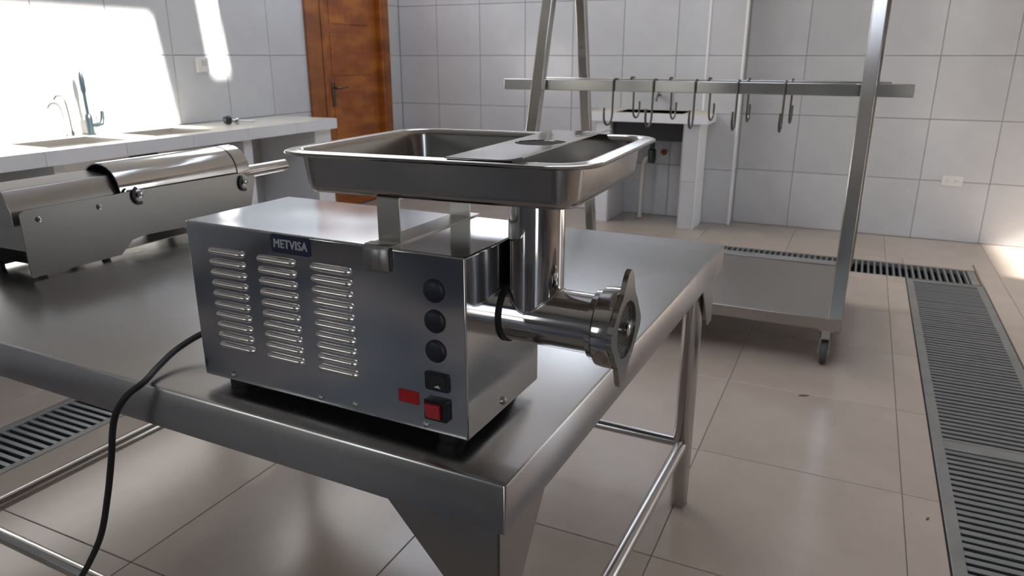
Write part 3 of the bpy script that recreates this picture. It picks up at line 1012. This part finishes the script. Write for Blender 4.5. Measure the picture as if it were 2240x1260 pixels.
# ================================================================== UTILITY SINK AT THE BACK WALL
us = thing('utility_sink', 'small tiled utility sink with black basin against the back wall', 'sink', (-1.45, 5.62, 0))
def ub(nm, mat, x0, x1, y0, y1, z0, z1, par=None, bevel=0):
    return MB().box(x0 + 1.45, x1 + 1.45, y0 - 5.62, y1 - 5.62, z0, z1).build(nm, mat, par or us, bevel=bevel)
m = MB()
for x0, x1, y0, y1 in rects_minus((-1.93, -1.066, 5.425, 5.868), [(-1.70, -1.20, 5.49, 5.80)]):
    m.box(x0 + 1.45, x1 + 1.45, y0 - 5.62, y1 - 5.62, .785, .848)
m.box(-1.066 + 1.45, -1.004 + 1.45, 5.425 - 5.62, 5.735 - 5.62, .785, .848)
ust = m.build('sink_slab', 'sink_top', us)
ub('edge_tile', 'counter', -1.93, -1.470, 5.418, 5.425, .783, .849, ust)
ub('edge_tile', 'counter', -1.468, -1.004, 5.418, 5.425, .783, .849, ust)
ub('edge_tile', 'counter', -1.004, -.997, 5.418, 5.735, .783, .849, ust)
for x0, x1 in ((-1.170, -1.062), (-1.850, -1.742)):
    y1 = 5.735 if x0 > -1.5 else 5.868
    pl = ub('pillar', 'grout', x0, x1, 5.447, y1, 0, .785)
    for z0, z1 in ((.001, .359), (.362, .784)):
        ub('pillar_tile', 'counter' if x0 < -1.5 else 'white_tile', x0 + .002, x1 - .002, 5.440, 5.447, z0, z1, pl)
        ub('pillar_tile', 'counter', x1, x1 + .006, 5.440, y1 - .001, z0, z1, pl)
        ub('pillar_tile', 'white_tile', x0 - .006, x0, 5.440, y1 - .001, z0, z1, pl)
bs = MB()
for a in ((-1.705, -1.195, 5.485, 5.49), (-1.705, -1.195, 5.80, 5.805), (-1.705, -1.700, 5.49, 5.80), (-1.200, -1.195, 5.49, 5.80)):
    bs.box(a[0] + 1.45, a[1] + 1.45, a[2] - 5.62, a[3] - 5.62, .655, .849)
bs.box(-1.705 + 1.45, -1.195 + 1.45, 5.485 - 5.62, 5.805 - 5.62, .645, .655)
bs.build('basin', 'basin', us)
MB().tube([(.0, .02, .645), (.0, .02, .60), (.0, .02, .575)], .018, 14).build('outlet_pipe', 'trap', us, smooth=60)
MB().lathe([(0, .020), (.015, .030), (.08, .032), (.11, .026), (.115, .012)], (.0, .02, .57), (0, 0, -1), 20).build('trap', 'trap', us, smooth=40)
MB().tube(smooth_path([(-.02, .03, .50), (-.06, .05, .47), (-.075, .06, .40), (-.08, .06, .20), (-.082, .06, .01)]), .017, 14).build('waste_pipe', 'pvc', us, smooth=60)
vl = MB().tube([(.065, .235, .53), (.065, .15, .53)], .010, 12).build('valve_pipe', 'zinc', us, smooth=60)
MB().lathe([(0, .006), (.004, .022), (.016, .024), (.024, .018), (.025, .004)], (.065, .155, .53), (0, -1, 0), 18).build('valve_knob', 'valve', vl, smooth=40)
tp = thing('wall_tap', 'small brass tap above the utility sink by the column', 'tap', (-1.47, 5.868, .96))
MB().tube(smooth_path([(0, 0, 0), (0, -.06, 0), (0, -.10, -.006), (0, -.115, -.04)]), .010, 12).build('tap_spout', 'bronze', tp, smooth=60)
MB().tube([(0, -.05, .0), (0, -.05, .035)], .007, 10).build('tap_stem', 'bronze', tp, smooth=60)
MB().tube([(-.025, -.05, .037), (.025, -.05, .037)], .006, 10).build('tap_handle', 'bronze', tp, smooth=60)

# ================================================================== WALL OUTLETS
ol = thing('wall_outlet', 'white double wall outlet low on the back wall', 'outlet', (.6215, YB, .4245))
pl = MB().prism(rrect(-.062, .062, -.034, .034, .006), 1, -.008, .001).build('cover_plate', 'white_plastic', ol, bevel=.002)
for cx in (-.026, .026):
    s = MB().prism(rrect(cx - .018, cx + .018, -.020, .020, .004), 1, -.0095, -.006).build('receptacle', 'white_plastic', ol)
    h = MB()
    h.box(cx - .011, cx - .004, -.0099, -.009, .006, .009)
    h.box(cx - .011, cx - .004, -.0099, -.009, -.009, -.006)
    h.lathe([(0, .0028), (.0006, .0028)], (cx + .008, -.0094, 0), (0, -1, 0), 10)
    h.build('slots', 'black', s)
o2 = thing('wall_outlet', 'square switch box on the left wall above the counter', 'outlet', (XL, 3.573, 1.198))
MB().box(-.001, .022, -.046, .046, -.046, .046).build('switch_box', 'white_plastic', o2, bevel=.004)
MB().box(.021, .0255, -.012, .030, -.004, .030).build('switch_key', 'pvc', o2, bevel=.002)

# ================================================================== SMALL DEBRIS ON THE FLOOR
for (x, y, rz, s, lab) in ((-.066, 2.79, .4, 1.0, 'small brown scrap on the floor tile in front of the rack caster'),
                           (.315, 2.10, 1.1, .45, 'tiny dark chip on the floor beside the long grate')):
    m = MB()
    pts = [(-.022, -.003), (-.006, -.007), (.012, -.004), (.022, .002), (.006, .007), (-.012, .005)]
    m.prism(pts, 2, 0, .002)
    o = m.build('floor_scrap', 'debris', None)
    o.location = (x, y, 0)
    o.rotation_euler = (0, 0, rz)
    o.scale = (s, s, 1)
    o['label'] = lab
    o['category'] = 'debris'
